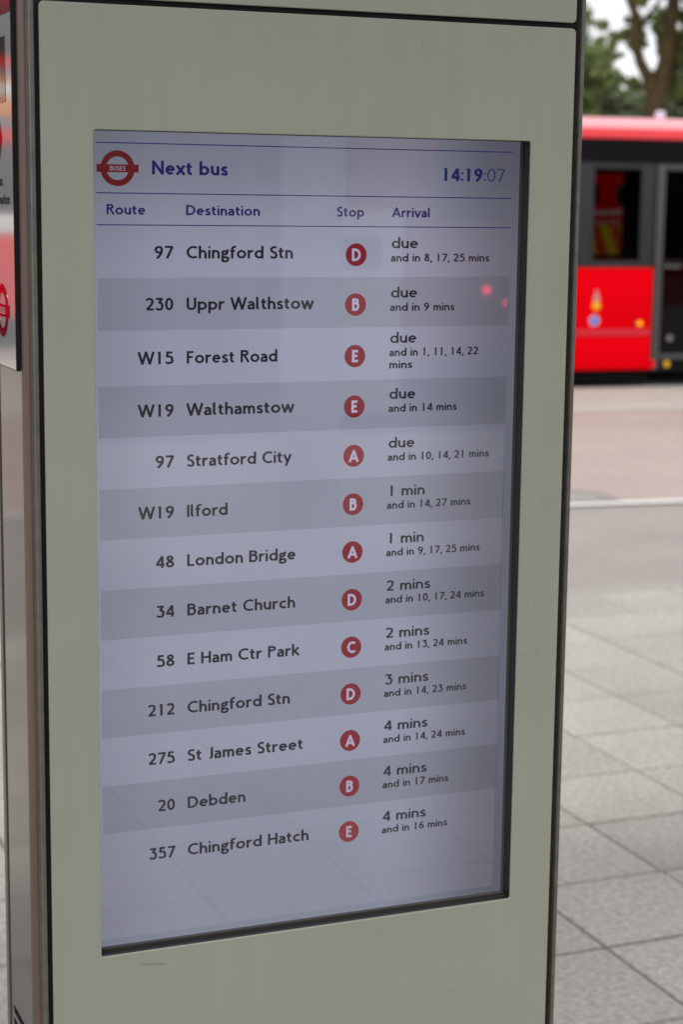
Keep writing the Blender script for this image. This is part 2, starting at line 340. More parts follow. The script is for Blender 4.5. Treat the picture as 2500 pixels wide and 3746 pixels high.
# ------------------------------------------------------------------ lettering: humanist sans drawn as strokes
def A(cx, cy, rx, ry, a0, a1, n=14): return [(cx+rx*math.cos(R(a0+(a1-a0)*i/n)), cy+ry*math.sin(R(a0+(a1-a0)*i/n))) for i in range(n+1)]
def CR(P, n=6):
    q = [P[0]]+list(P)+[P[-1]]; o = []
    for i in range(1, len(q)-2):
        p0, p1, p2, p3 = q[i-1:i+3]
        for k in range(n):
            t = k/n; o.append(tuple(.5*((2*p1[j])+(-p0[j]+p2[j])*t+(2*p0[j]-5*p1[j]+4*p2[j]-p3[j])*t*t+(-p0[j]+3*p1[j]-3*p2[j]+p3[j])*t**3) for j in (0, 1)))
    return o+[P[-1]]
def DOT(x, y, s): return ('poly', [(x, y-s), (x+s, y), (x, y+s), (x-s, y)])
def glyph(c, w):
    s = w/2; T = 1-s; X = .685; xt = X-s; m = X/2; ry = m-s; asc = 1.02
    def bowl(cx, rx): return ('c', A(cx, m, rx, ry, 0, 360, 28)[:-1])
    D = .075+s*.35
    if c == ' ': return .27, []
    if c == 'o': return .66, [bowl(.33, .33-s)]
    if c == 'b': return .63, [[(s, asc), (s, 0)], bowl(.315+.0, .315-s)]
    if c == 'p': return .63, [[(s, X), (s, -.27)], bowl(.315, .315-s)]
    if c == 'd': return .63, [[(.63-s, asc), (.63-s, 0)], bowl(.315, .315-s)]
    if c == 'q': return .63, [[(.63-s, X), (.63-s, -.27)], bowl(.315, .315-s)]
    if c in 'nhmr':
        W = .55; r = (W-2*s)/2; y0 = xt-.25
        st = [(s, asc if c == 'h' else X), (s, 0)]
        if c == 'r': return .40, [st, [(s, xt-.26)]+A(s+.24, xt-.26, .24, .26, 170, 80, 8)+[(.40, xt-.02)]]
        g = [st, [(s, y0)]+A(s+r, y0, r, .25, 170, 0)+[(W-s, 0)]]
        if c == 'm': W = .50; r = (W-2*s)/2; g = [st, [(s, y0)]+A(s+r, y0, r, .25, 170, 0)+[(W-s, 0)], [(W-s, y0)]+A(W-s+r, y0, r, .25, 170, 0)+[(2*W-3*s, 0)]]; return 2*W-2*s, g
        return W, g
    if c == 'u':
        W = .55; r = (W-2*s)/2; y0 = s+.25
        return W, [[(s, X), (s, y0)]+A(s+r, y0, r, .25, 180, 350), [(W-s, X), (W-s, 0)]]
    if c == 'a': 
        W = .50; return W, [[(.05, xt-.05)]+A(W/2-.01, xt-.20, W/2-s+.01, .20, 115, 0, 9)+[(W-s, 0)], CR([(W-s, .40), (.30, .385), (.11, .31), (s, .20), (.11, .085), (.22, s), (.34, .10), (W-s, .20)])]
    if c == 'e':
        W = .60; r = W/2-s; return W, [[(s, .355), (W-s*1.1, .355)]+A(W/2, m, r, ry, 3, 318, 26)]
    if c == 'c':
        return .52, [A(.33, m, .33-s, ry, 52, 308, 20)]
    if c == 's':
        return .44, [CR([(.39, xt-.045), (.30, xt), (.20, xt), (s+.02, xt-.09), (s+.02, xt-.17), (.15, .39), (.29, .32), (.44-s, .23), (.44-s, .14), (.34, s+.01), (.19, s-.005), (.04, s+.05)], 4)]
    if c == 'g':
        return .54, [('c', A(.245, .455, .245-s, .455-.24-s+.0, 0, 360, 20)[:-1]), [(.36, .63), (.54, X-s*.6)],
                     CR([(.12, .26), (.085, .18), (.16, .11), (.34, .10), (.47, .04), (.50-s*.3, -.06), (.42, -.18), (.25, -.225), (.10, -.18), (s, -.08), (.10, .02), (.2, .09)], 4)]
    if c == 'f': return .36, [[(.14, 0), (.14, .78)]+A(.14+.20, .80, .20, asc-s-.80, 175, 70, 8), [(0, X-s*.9), (.33, X-s*.9)]]
    if c == 't': return .38, [[(.15, .86), (.15, .22)]+A(.15+.16, .22, .16, .22-s, 180, 285, 8), [(0, X-s*.9), (.35, X-s*.9)]]
    if c == 'i': return w, [[(s, 0), (s, X)], DOT(s, .90, D)]
    if c == 'j': return w, [[(s, -.2), (s, X)], DOT(s, .90, D)]
    if c == 'l': return w+.10, [[(s, asc), (s, .16)]+A(s+.10, .16, .10, .16-s, 180, 285, 6)]
    if c == 'k': return .53, [[(s, asc), (s, 0)], [(.49, X), (.10, .32)], [(.19, .42), (.52, 0)]]
    if c == 'v': return .56, [[(.03, X), (.28, .02), (.53, X)]]
    if c == 'w': return .84, [[(.03, X), (.23, .02), (.42, X-.03), (.61, .02), (.81, X)]]
    if c == 'x': return .54, [[(.03, 0), (.51, X)], [(.03, X), (.51, 0)]]
    if c == 'y': return .56, [[(.04, X), (.29, .05)], [(.52, X), (.17, -.27)]]
    if c == 'z': return .48, [[(.02, xt), (.44, xt), (.04, s), (.48, s)]]
    # capitals
    if c == 'A': return .78, [[(.04, 0), (.39, T+.02), (.74, 0)], [(.16, .30), (.62, .30)]]
    if c in 'BPR':
        W = .58; g = [('c', [(s, s), (s, T)]) if 0 else [(s, 0), (s, 1)], [(s, T), (.28, T)]+A(.29, .76, .29-s+.0, T-.76, 90, -90, 12)+[(s, .76-(T-.76))]]
        yb = .76-(T-.76)
        if c == 'B': g.append([(.28, yb)]+A(.31, (yb+s)/2, .31-s, (yb-s)/2, 90, -90, 12)+[(s, s)]); W = .62
        if c == 'R': g.append([(.26, yb), (.58, 0)]); W = .62
        return W, g
    if c == 'C': return .74, [A(.47, .5, .47-s, .5-s, 52, 308, 24)]
    if c == 'D': return .76, [[(s, 0), (s, 1)], [(s, T), (.28, T)]+A(.29, .5, .47-s, .5-s, 90, -90, 20)+[(s, s)]]
    if c == 'E': return .52, [[(s, 0), (s, 1)], [(s, T), (.51, T)], [(s, .52), (.46, .52)], [(s, s), (.52, s)]]
    if c == 'F': return .49, [[(s, 0), (s, 1)], [(s, T), (.49, T)], [(s, .52), (.43, .52)]]
    if c == 'H': return .70, [[(s, 0), (s, 1)], [(.70-s, 0), (.70-s, 1)], [(s, .52), (.70-s, .52)]]
    if c == 'I': return w, [[(s, 0), (s, 1)]]
    if c == 'J': return .36, [[(.36-s, 1), (.36-s, .22)]+A(.17, .22, .19-s, .22-s, 0, -120, 8)]
    if c == 'L': return .50, [[(s, 1), (s, s), (.50, s)]]
    if c == 'N': return .74, [[(s, 0), (s, 1)], [(.74-s, 0), (.74-s, 1)], [(s, 1-s*.6), (.74-s, s*.6)]]
    if c == 'O': return .86, [('c', A(.43, .5, .43-s, .5-s, 0, 360, 30)[:-1])]
    if c == 'S': return .52, [CR([(.46, T-.05), (.36, T), (.24, T), (s+.02, T-.12), (s+.02, T-.25), (.16, .57), (.35, .47), (.52-s, .33), (.52-s, .20), (.39, s+.01), (.22, s-.005), (.04, s+.06)], 5)]
    if c == 'U': return .66, [[(s, 1), (s, .33)]+A(.33, .33, .33-s, .33-s, 180, 360, 16)+[(.66-s, 1)]]
    if c == 'W': return 1.06, [[(.03, 1), (.28, .03), (.53, .97), (.78, .03), (1.03, 1)]]
    # figures (equal widths)
    F = .58
    if c == '0': return F, [('c', A(F/2, .5, F/2-s, .5-s, 0, 360, 28)[:-1])]
    if c == '1': return F, [[(F/2, 0), (F/2, .985)], ('poly', [(F/2-s, 1.0), (F/2-s*1.9, .87), (F/2-s, .87)])]
    if c == '2': return F, [CR([(.06, .80), (.15, T-.02), (.28, T), (.42, T-.05), (F-s-.03, .72), (.43, .52), (.27, .30), (.10, s)])+[(F-.02, s)]]
    if c == '3': return F, [[(.05, T), (.46, T), (.25, .60)], CR([(.24, .585), (.40, .57), (F-s-.02, .44), (F-s-.02, .24), (.40, s+.01), (.22, s-.01), (.04, s+.06)])]
    if c == '4': return F, [[(.43, 0), (.43, .96)], [(.43, .97), (.05, .27)], [(.03, .27), (F, .27)]]
    if c == '5': return F, [[(F-.08, T), (.17, T), (.13, .56)], CR([(.12, .555), (.27, .60), (.42, .55), (F-s-.01, .36), (.48, .16), (.33, s), (.18, s-.01), (.04, s+.05)])]
    if c == '6': return F, [('c', A(F/2, .31, F/2-s, .31-s, 0, 360, 24)[:-1]), CR([(s+.02, .36), (.13, .58), (.28, .82), (.42, 1.0)])]
    if c == '7': return F, [[(.03, T), (F-.06, T), (.17, 0)]]
    if c == '8': return F, [('c', A(F/2, .755, .235-s*.9, .245-s, 0, 360, 22)[:-1]), ('c', A(F/2, .28, F/2-s, .28-s, 0, 360, 24)[:-1])]
    if c == '9': return F, [('c', A(F/2, .69, F/2-s, .31-s, 0, 360, 24)[:-1]), CR([(F-s-.02, .64), (.45, .42), (.30, .18), (.16, 0)])]
    if c == ',': return .13, [[(.10, .13), (.03, -.16)]]
    if c == ':': return .16, [DOT(.08, .12, D), DOT(.08, .60, D)]
    if c == '.': return .16, [DOT(.08, .09, D)]
    return .3, []
def strokes_to(mb, st, w, f, dy):
    """f maps (x, y, depth) -> 3D; every stroke a hair in front of the previous one so no faces share a plane"""
    s = w/2; closed = False
    if isinstance(st, tuple):
        if st[0] == 'poly':
            n = len(mb.v); mb.v += [f(x, y, dy) for x, y in st[1]]; mb.f.append(list(range(n, n+len(st[1])))); return
        closed = True; st = st[1]
    P = [Vector(p) for p in st]; Q = [P[0]]
    for p in P[1:]:
        if (p-Q[-1]).length > 1e-5: Q.append(p)
    P = Q
    if not closed:
        for i in range(1, len(P)-1):
            if (P[i]-P[i-1]).normalized().dot((P[i+1]-P[i]).normalized()) < .05:
                e1 = (P[i]-P[i-1]).normalized()*s*.45; e2 = (P[i]-P[i+1]).normalized()*s*.45
                strokes_to(mb, [tuple(q) for q in P[:i]]+[tuple(P[i]+e1)], w, f, dy)
                strokes_to(mb, [tuple(P[i]+e2)]+[tuple(q) for q in P[i+1:]], w, f, dy+.4e-5); return
    k = len(P); n = len(mb.v)
    for i in range(k):
        a = P[i-1] if (i or closed) else None; b = P[(i+1) % k] if (i < k-1 or closed) else None
        d1 = (P[i]-a).normalized() if a is not None else None; d2 = (b-P[i]).normalized() if b is not None else None
        if d1 is None: d1 = d2
        if d2 is None: d2 = d1
        t = d1+d2
        t = t.normalized() if t.length > 1e-4 else d1
        nn = Vector((-t.y, t.x)); sc_ = min(1/max(.2, nn.dot(Vector((-d1.y, d1.x)))), 2.2)
        for sg in (1, -1): q = P[i]+nn*s*sg*sc_; mb.v.append(f(q.x, q.y, dy))
    for i in range(k if closed else k-1):
        j = (i+1) % k; mb.f.append([n+2*i, n+2*i+1, n+2*j+1, n+2*j])
def text(name, s, m, parent, x, z, cap, y, x1=None, align='L', wt=.135, gap=.085, plane='y', yk=-1, gapw=None):
    """plane 'y': reads along +X on a face at y; plane 'x': reads along -Y on a face at x"""
    adv = 0; items = []
    for i, c in enumerate(s):
        W, st = glyph(c, wt); items.append((adv, st)); adv += W+gap
    adv -= gap
    xs = cap
    if x1 is not None: xs = abs(x1-x)/adv
    if align == 'R': off = -adv*xs
    elif align == 'C': off = -adv*xs/2
    else: off = 0
    mb = MB(); n = 0
    for a, st in items:
        for t in st:
            if plane == 'y': f = lambda px, py, d, a=a: (x+off+(a+px)*xs, y+yk*d, z+py*cap)
            else: f = lambda px, py, d, a=a: (y+yk*d, x-off-(a+px)*xs, z+py*cap)
            strokes_to(mb, t, wt, f, (n % 5)*1.2e-5); n += 1
    return link(name, mesh(mb.v, mb.f, name=name), m, parent)

# ------------------------------------------------------------------ ground, paving, road
ZR = -.12
def sheet(name, m, pts, z, kind='structure', parent=None):
    o = link(name, mesh([(x, y, z) for x, y in pts], [list(range(len(pts)))], name=name), m, parent)
    if kind: o['kind'] = kind
    return o
sheet('ground', M_['ground'], [(-600, -600), (600, -600), (600, 900), (-600, 900)], ZR-.02)
def rot5(x, y):   # road lines run 5.5 degrees off the paving grid
    a = R(-5.5); dx, dy = x-6.2, y-10.3
    return (6.2+dx*math.cos(a)-dy*math.sin(a), 10.3+dx*math.sin(a)+dy*math.cos(a))
sheet('road', M_['road'], [(-60, 7.3), (70, 7.3), rot5(70, 30), rot5(-60, 30)], ZR-.012)
sheet('red_surfacing', M_['redroad'], [rot5(-50, 10.33), rot5(60, 10.33), rot5(60, 15.25), rot5(-50, 15.25)], ZR-.008)
sheet('bus_bay_surface', M_['bay'], [rot5(-50, 15.25), rot5(60, 15.25), rot5(60, 21), rot5(-50, 21)], ZR-.004)
sheet('grey_patch', M_['road'], [(5.2, 10.40), (6.05, 10.35), (6.14, 10.62), (6.0, 10.76), (5.2, 10.80)], ZR-.002)
sheet('tar_seam', M_['seam'], [(5.2, 10.80), (6.0, 10.76), (6.14, 10.62), (6.05, 10.33), (6.16, 10.33), (6.24, 10.62), (6.05, 10.85), (5.2, 10.90)], ZR+.001)
ln = sheet('white_line', M_['line'], [rot5(-40, 10.14), rot5(50, 10.14), rot5(50, 10.26), rot5(-40, 10.26)], ZR+.002)

pav = MB().box(-30, 30, -14, 7.25, -.4, -.009).build('pavement', M_['mortar']); pav['kind'] = 'structure'
PX, PY, X0, Y0, G = .403, .401, 2.1815, 3.6445, .0042
def tile_me(i):
    b = MB().box(G, PX-G, G, PY-G, -.04, 0)
    me = mesh(b.v, b.f, name='paving_tile'); bm = bmesh.new(); bm.from_mesh(me)
    top = [e for e in bm.edges if all(v.co.z > -.01 for v in e.verts)]
    bmesh.ops.bevel(bm, geom=top, offset=.002+.0008*i, segments=1, affect='EDGES'); bm.normal_update(); bm.to_mesh(me); bm.free()
    me.materials.append(M_['tile']); return me
tmes = [tile_me(i) for i in range(3)]
ix = range(-6, 9); iy = range(-1, 9)
rest = MB(); nt_ = 0
for i in range(-60, 60):
    for j in range(-40, 9):
        x, y = X0+i*PX, Y0+j*PY
        q = x/max(y, .5)
        vis = (j >= -2 and ((.38 < q < .80) or (.05 < q < .26)))
        if vis and nt_ < 290:
            nt_ += 1; o = link('paving_tile', tmes[nt_ % 3], None, pav, (x, y, random.uniform(-.0008, .0008)))
            o.rotation_euler = (random.uniform(-.0015, .0015), random.uniform(-.0015, .0015), random.uniform(-.0012, .0012))
        elif -14 < x < 14 and y > -9: rest.box(x+G, x+PX-G, y+G, y+PY-G, -.04, random.uniform(-.0008, .0008))
o = rest.build('paving_tiles_beyond', M_['tile'], pav); o['kind'] = 'stuff'
kerb = empty('kerb', (0, 7.25, 0)); kerb['kind'] = 'structure'
k = MB().box(.004, .896, .004, .146, -.2, .0); km = None
for i in range(-12, 22):
    if km is None: o = k.build('kerb_stone', M_['kerb'], kerb, .006); km = o.data
    else: o = link('kerb_stone', km, None, kerb)
    o.location = (i*.9+.35, 0, random.uniform(-.002, .001))

# ------------------------------------------------------------------ the bus stop totem
T = empty('bus_information_totem', (.83, 2.24, 0))
tag(T, 'tall cream information totem with a lit next bus arrivals screen on the paving', 'information totem')
bpy.context.view_layer.update()
def fix(o): o.matrix_parent_inverse = T.matrix_world.inverted(); return o
FY = 2.13; SY = 2.158
cutL, cutR, cutT, cutB = .5476, 1.1199, 1.8346, .8197
fp = plate('front_panel', M_['panel'], T, [rrect(.4854, 1.1806, .09, 1.9768, .006), rrect(cutL, cutR, cutB, cutT, .003, 3)], FY, .0035, .0011)
up = plate('upper_panel', M_['panel'], T, [rrect(.4854, 1.1806, 1.9836, 2.42, .006)], FY, .0035, .0011)
parts = [fp, up]
parts.append(plate('panel_backing', M_['rubber'], T, [rrect(.4795, 1.1875, .05, 2.44, .001, 1), rrect(cutL-.002, cutR+.0018, cutB-.0018, cutT-.0004, .001, 1)], FY+.0105, .006, .0003))
parts.append(plate('screen_surround', M_['bezel'], T, [rrect(cutL-.02, cutR+.02, cutB-.02, cutT+.02, .001, 1), rrect(cutL-.002, cutR+.0012, cutB-.0012, cutT+.0008, .001, 1)], FY+.0168, .004, .0003))
parts.append(plate('screen_ledge', M_['bezel2'], T, [rrect(cutL-.02, cutR+.02, cutB-.02, cutT+.02, .001, 1), rrect(cutL-.002, cutR-.0011, cutB+.0020, cutT+.0008, .001, 1)], FY+.0212, .0065, .0006))
box_in = MB()
# hidden inner faces closing the reveal between panel and backing
for (a, b, c, d) in ((cutR+.0004, cutR+.004, cutB-.004, cutT+.004), (cutL-.004, cutL-.0004, cutB-.004, cutT+.004)): box_in.box(a, b, FY+.0037, FY+.0208, c, d)
for (c, d) in ((cutB-.004, cutB-.0004), (cutT+.0012, cutT+.004)): box_in.box(cutL-.0003, cutR+.0003, FY+.0037, FY+.0100, c, d)
parts.append(box_in.build('recess_lining', M_['bezel'], T))
cab = MB().box(.4745, 1.1895, 2.1665, 2.325, .05, 2.44).build('cabinet', M_['cabinet'], T); parts.append(cab)
parts.append(MB().box(.462, 1.202, 2.124, 2.345, 0, .05).build('plinth', M_['cabinet'], T, .004))
parts.append(MB().box(.466, 1.198, 2.126, 2.342, 2.44, 2.47).build('top_cap', M_['trim'], T, .004))
prof = [(.4793, 2.160), (.4793, 2.1302), (.4786, 2.1288), (.4772, 2.1281), (.4752, 2.1281), (.4740, 2.1288), (.4734, 2.1302), (.4734, 2.1362), (.4712, 2.1366), (.4712, 2.160)]
mid = (.4793+1.1875)/2
parts.append(MB().prism(prof, 'z', .05, 2.44).build('edge_trim', M_['trim'], T, smooth=True))
parts.append(MB().prism([(2*mid-x, y) for x, y in prof], 'z', .05, 2.44).build('edge_trim', M_['trim'], T, smooth=True))
sprof = [(.4711, 2.1375), (.4698, 2.1378), (.4690, 2.139), (.4690, 2.1775), (.4697, 2.178), (.4744, 2.178), (.4744, 2.1612), (.4711, 2.1612)]
parts.append(MB().prism(sprof, 'z', .05, 2.44).build('side_trim', M_['brown'], T, smooth=True))
parts.append(MB().prism([(2*mid-x, y) for x, y in sprof], 'z', .05, 2.44).build('side_trim', M_['brown'], T, smooth=True))
parts.append(MB().box(.4715, .4743, 2.1783, 2.322, .05, 2.44).build('side_panel', M_['polish'], T))
parts.append(MB().box(1.1898, 1.193, 2.1783, 2.322, .05, 2.44).build('side_panel', M_['polish'], T))
for sx in (0, 1):
    b = MB().prism([(x if not sx else 2*mid-x, y) for x, y in [(.4700, 2.3225), (.4697, 2.324), (.4697, 2.337), (.4712, 2.341), (.49, 2.342), (.49, 2.3255), (.4745, 2.3225)]], 'z', .05, 2.44)
    parts.append(b.build('rear_trim', M_['trim'], T))
# side lettering: two black slanting strokes low on the side panel
for z0 in (.6880, .6700):
    parts.append(MB().prism([(2.3036, z0+.0068), (2.296, z0), (2.195, z0), (2.195, z0+.0068)], 'x', .4708, .4713).build('side_lettering', M_['skirt'], T))
parts.append(MB().prism([(.598, .8030), (.631, .7985), (.6312, .7993), (.598, .8036)], 'y', 2.1297, 2.1303).build('scuff_mark', M_['scratch'], T))
for (x, z, r) in ((.600, .0, 0), (.577, 1.905, .0006), (.74, .771, .0006), (1.03, .70, .0009), (.523, 1.46, .0006), (.585, 1.87, .0005), (1.148, 1.04, .0007), (1.10, .63, .0006), (1.00, 1.965, .0006)):
    if r: parts.append(disc('dirt_speck', M_['scratch'], T, x, 2.1298, z, r, 8))

# screen
LCD = screen_mat('lcd_white', (.256, .268, .350)); BAND = screen_mat('lcd_grey_band', (.207, .218, .282))
INK = mat('lcd_dark_ink', (.008, .008, .01), .014, 0, 1.0, emit=(.012, .011, .018)); NAVY = mat('lcd_navy_ink', (.008, .008, .012), .014, 0, 1.0, emit=(.012, .010, .085))
LRED = mat('lcd_red', (.012, .008, .008), .014, 0, 1.0, emit=(.175, .012, .022)); LRED_REFL = mat('lcd_red_with_reflection', (.012, .008, .008), .014, 0, 1.0, emit=(.20, .022, .030))  # second red is paler, with the screen's reflection mixed into its glow
RRED = mat('lcd_roundel_red', (.012, .008, .008), .014, 0, 1.0, emit=(.098, .008, .009)); LWHT = screen_mat('lcd_letter_white', (.35, .33, .46), wave=False)
S = MB().box(cutL-.006, cutR+.006, SY, SY+.008, cutB-.006, cutT+.006).build('display_screen', LCD, T); parts.append(S)
subs = []
def sub(o): subs.append(o); return o
def rect(name, m, x0, x1, z0, z1, y): return sub(link(name, mesh([(x0, y, z0), (x1, y, z0), (x1, y, z1), (x0, y, z1)], [[0, 1, 2, 3]], name=name), m, S))
Z = EYE
for z in (.0710, .0124, -.0250): rect('heading_rule', NAVY, .5576, 1.1084, Z+z-.0006, Z+z+.0006, SY-.0004)
for a, b in ((-.0878, -.1510), (-.2180, -.2805), (-.3436, -.4063), (-.4688, -.5312), (-.5946, -.6562), (-.7182, -.7804)): rect('row_band', BAND, .5577, 1.1087, Z+b, Z+a, SY-.0002)
y = SY-.0006
# roundel
rc = (.5836, Z+.0413)
sub(disc('roundel_ring', RRED, S, rc[0], y-.0001, rc[1], .0209, 56, .0138, .0002))
rect('roundel_bar', RRED, .5579, .6093, rc[1]-.0046, rc[1]+.0046, y-.0006)
sub(text('roundel_lettering', 'BUSES', LWHT, S, .5741, rc[1]-.0027, .0054, y-.0009, .5930, wt=.15, gap=.16))
sub(text('heading', 'Next bus', NAVY, S, .6259, Z+.0349, .0163, y, .7211, wt=.185))
sub(text('clock_digits', '14:19', NAVY, S, 1.0078, Z+.0333, .0163, y, 1.0655, wt=.20))
sub(text('clock_digits', ':07', NAVY, S, 1.0672, Z+.0333, .0163, y, 1.0980, wt=.085, gap=.10))
for s, x, x1 in (('Route', .5697, .6173), ('Destination', .6683, .7629), ('Stop', .8648, .9015), ('Arrival', .9401, .9935)):
    sub(text('column_heading', s, NAVY, S, x, Z-.0128, .0121, y, x1, wt=.175))
rows = [('97', .6285, 'Chingford Stn', .8066, 'D', 'due', .9765, [('and in 8, 17, 25 mins', 1.0782)], -.0647),
        ('230', .6170, 'Uppr Walthstow', .8342, 'B', 'due', .9765, [('and in 9 mins', 1.0296)], -.1270),
        ('W15', .6074, 'Forest Road', .7867, 'E', 'due', .9765, [('and in 1, 11, 14, 22', 1.0654), ('mins', .9713)], -.1920),
        ('W19', .6072, 'Walthamstow', .8092, 'E', 'due', .9765, [('and in 14 mins', 1.0360)], -.2562),
        ('97', .6285, 'Stratford City', .8062, 'A', 'due', .9765, [('and in 10, 14, 21 mins', 1.0845)], -.3195),
        ('W19', .6069, 'Ilford', .7217, 'B', '1 min', .9925, [('and in 14, 27 mins', 1.0590)], -.3823),
        ('48', .6285, 'London Bridge', .8131, 'A', '1 min', .9925, [('and in 9, 17, 25 mins', 1.0745)], -.4447),
        ('34', .6284, 'Barnet Church', .8130, 'D', '2 mins', 1.0030, [('and in 10, 17, 24 mins', 1.0825)], -.5075),
        ('58', .6286, 'E Ham Ctr Park', .8189, 'C', '2 mins', 1.0030, [('and in 13, 24 mins', 1.0590)], -.5706),
        ('212', .6170, 'Chingford Stn', .8067, 'D', '3 mins', 1.0030, [('and in 14, 23 mins', 1.0590)], -.6334),
        ('275', .6172, 'St James Street', .8253, 'A', '4 mins', 1.0030, [('and in 14, 24 mins', 1.0590)], -.6963),
        ('20', .6294, 'Debden', .7465, 'B', '4 mins', 1.0030, [('and in 17 mins', 1.0355)], -.7585),
        ('357', .6176, 'Chingford Hatch', .8344, 'E', '4 mins', 1.0030, [('and in 16 mins', 1.0355)], -.8210)]
for i, (no, xl, dest, dx, st, due, dux, nxt, z) in enumerate(rows):
    sub(text('route_number', no, INK, S, xl, Z+z, .0152, y, .6519, wt=.175))
    sub(text('destination_name', dest, INK, S, .6687, Z+z, .0152, y, dx, wt=.172))
    zb = Z+z+.0048
    bd = disc('stop_badge', LRED_REFL if i in (4, 12) else LRED, S, .8915, y, zb, .0142, 40, None, .0002); sub(bd)
    sub(text('badge_letter', st, LWHT, S, .8915, zb-.0078, .0156, y-.0004, align='C', wt=.20))
    top = Z+z+.0130 if len(nxt) == 1 else Z+z+.0205
    sub(text('arrival_time', due, INK, S, .9400, top, .0138, y, dux, wt=.158))
    for k_, (s, xr) in enumerate(nxt):
        sub(text('following_arrivals', s, INK, S, .9392, top-.0167-.0157*k_, .0101, y, xr, wt=.172))

# poster board on the left side
PXf = .4635
PB = MB().box(PXf, .4687, 2.1782, 2.334, 1.75-.199, 2.30).build('poster_board', M_['p_edge'], T); parts.append(PB)
def prect(name, m, y0, y1, z0, z1, d): 
    x = PXf-d; return sub(link(name, mesh([(x, y0, z0), (x, y0, z1), (x, y1, z1), (x, y1, z0)], [[0, 1, 2, 3]], name=name), m, PB))
prect('poster', M_['poster'], 2.1800, 2.332, 1.5525, 2.298, .0004)
prect('poster_heading_band', M_['p_red'], 2.1802, 2.3315, 1.968, 2.297, .0008)
prect('poster_photo', M_['p_dark'], 2.2125, 2.318, 1.867, 1.943, .0008)
hx = PXf-.0009
sub(link('poster_arrow', mesh([(hx, 2.2355, 1.8255), (hx, 2.252, 1.852), (hx, 2.285, 1.852), (hx, 2.2685, 1.8255), (hx, 2.285, 1.799), (hx, 2.252, 1.799)], [[0, 1, 2, 3], [0, 3, 4, 5]]), M_['p_red'], PB))
sub(text('poster_lettering', 'bus', M_['p_black'], PB, 2.2385+.026, 1.7695, .0122, PXf-.0008, 2.2385, plane='x', wt=.18))
sub(text('poster_lettering', 'information', M_['p_black'], PB, 2.3080, 1.7475, .0125, PXf-.0008, 2.1975, plane='x', wt=.18))
RC = (2.2510, 1.620)
sub(disc('roundel_ring', M_['p_red'], PB, RC[0], PXf-.0010, RC[1], .0325, 48, .0215, .0003, axis='x'))
prect('roundel_bar', M_['p_red'], RC[0]-.0395, RC[0]+.0395, RC[1]-.0075, RC[1]+.0075, .0014)
sub(text('roundel_lettering', 'BUSES', M_['p_white'], PB, RC[0]+.020, RC[1]-.004, .008, PXf-.0017, RC[0]-.020, plane='x', wt=.15, gap=.16))
for o in parts: fix(o)

# ------------------------------------------------------------------ buses
def wheel(root, u, v, w_, r=.48):
    wm = MB(); wm.prism([(u+r*math.cos(2*math.pi*k/28), w_+r*math.sin(2*math.pi*k/28)) for k in range(28)], 'y', v, v+.28)
    ob = wm.build('wheel', M_['tyre'], root, .02)
    MB().prism([(u+.28*math.cos(2*math.pi*k/20), w_+.28*math.sin(2*math.pi*k/20)) for k in range(20)], 'y', v-.006, v+.02).build('rim', M_['rim'], ob)
    return ob
B = empty('single_decker_bus', (10.1575, 17.0, ZR), R(-6))
tag(B, 'red single decker bus standing behind the totem with a black window band and grey doors', 'bus')
LN0, LN1, W_ = -5.2, 5.2, 2.45
for sgn in (0, 1):   # near side then far side
    f0 = (lambda d0, d1: (d0, d1)) if sgn == 0 else (lambda d0, d1: (W_-d1, W_-d0))
    def sb(name, m, u0, u1, d0, d1, w0, w1, bev=0, parent=B):
        a, b = f0(d0, d1); return box(name, m, parent, u0, u1, a, b, w0, w1, bev)
    segs = [(LN0, .265), (1.76, LN1)] if sgn == 0 else [(LN0, LN1)]
    for (a, b) in segs:
        lo = sb('lower_panel', M_['red'], a, b, 0, .05, .55+.07, 1.262, .01)
        sb('lower_panel', M_['red'], a, b, .004, .05, .19, .548, .012)
        sb('rubbing_strip', M_['red_s'], a+.002, b-.002, -.006, .04, .550, .618, .006)
        sb('skirt', M_['skirt'], a, b, .06, .12, .06, .188)
    if sgn == 0: sb('skirt_corner', M_['red'], .266, .335, .002, .05, .19, .30, .02)
    sb('cantrail', M_['black'], LN0+.05, LN1-.05, .002, .06, 2.352, 2.598)
    wins = [(-5.0, -3.7), (-3.56, -2.2), (-2.06, -.66), (-.44, .10)] if sgn == 0 else [(-5.0, -3.2), (-3.06, -1.3), (-1.16, 1.0)]
    wins += [(1.95, 3.3), (3.44, 4.95)]
    edges = [LN0]+[e for ww in wins for e in ww]+[LN1]
    for k_ in range(0, len(edges), 2):
        a, b = edges[k_], edges[k_+1]
        if sgn == 0 and a > .05 and b < 2: 
            sb('window_pillar', M_['dgrey'], .10, .255, .003, .05, 1.27, 2.35, .004)
            sb('window_pillar', M_['dgrey'], 1.76, 1.95, .003, .05, 1.27, 2.35, .004)
        else: sb('window_pillar', M_['dgrey'], a, b, .003, .05, 1.27, 2.35, .004)
    for (a, b) in wins:
        wf = sb('window', M_['tint'], a, b, .018, .024, 1.335, 2.29)
        aa, bb = f0(.006, .045)
        box('window_frame', M_['dgrey'], wf, a, b, aa, bb, 1.27, 1.335); box('window_frame', M_['dgrey'], wf, a, b, aa, bb, 2.29, 2.35)
dr = box('door', M_['mgrey'], B, .285, .372, .004, .06, .19, 2.345, .006)
box('door_frame', M_['mgrey'], dr, 1.665, 1.752, .004, .06, .19, 2.345, .006)
box('door_frame', M_['mgrey'], dr, .373, 1.664, .005, .06, 2.285, 2.344, .004)
box('door_frame', M_['mgrey'], dr, .373, 1.664, .005, .06, .295, .35, .004)
box('door_step', M_['skirt'], dr, .373, 1.664, .012, .06, .19, .294)
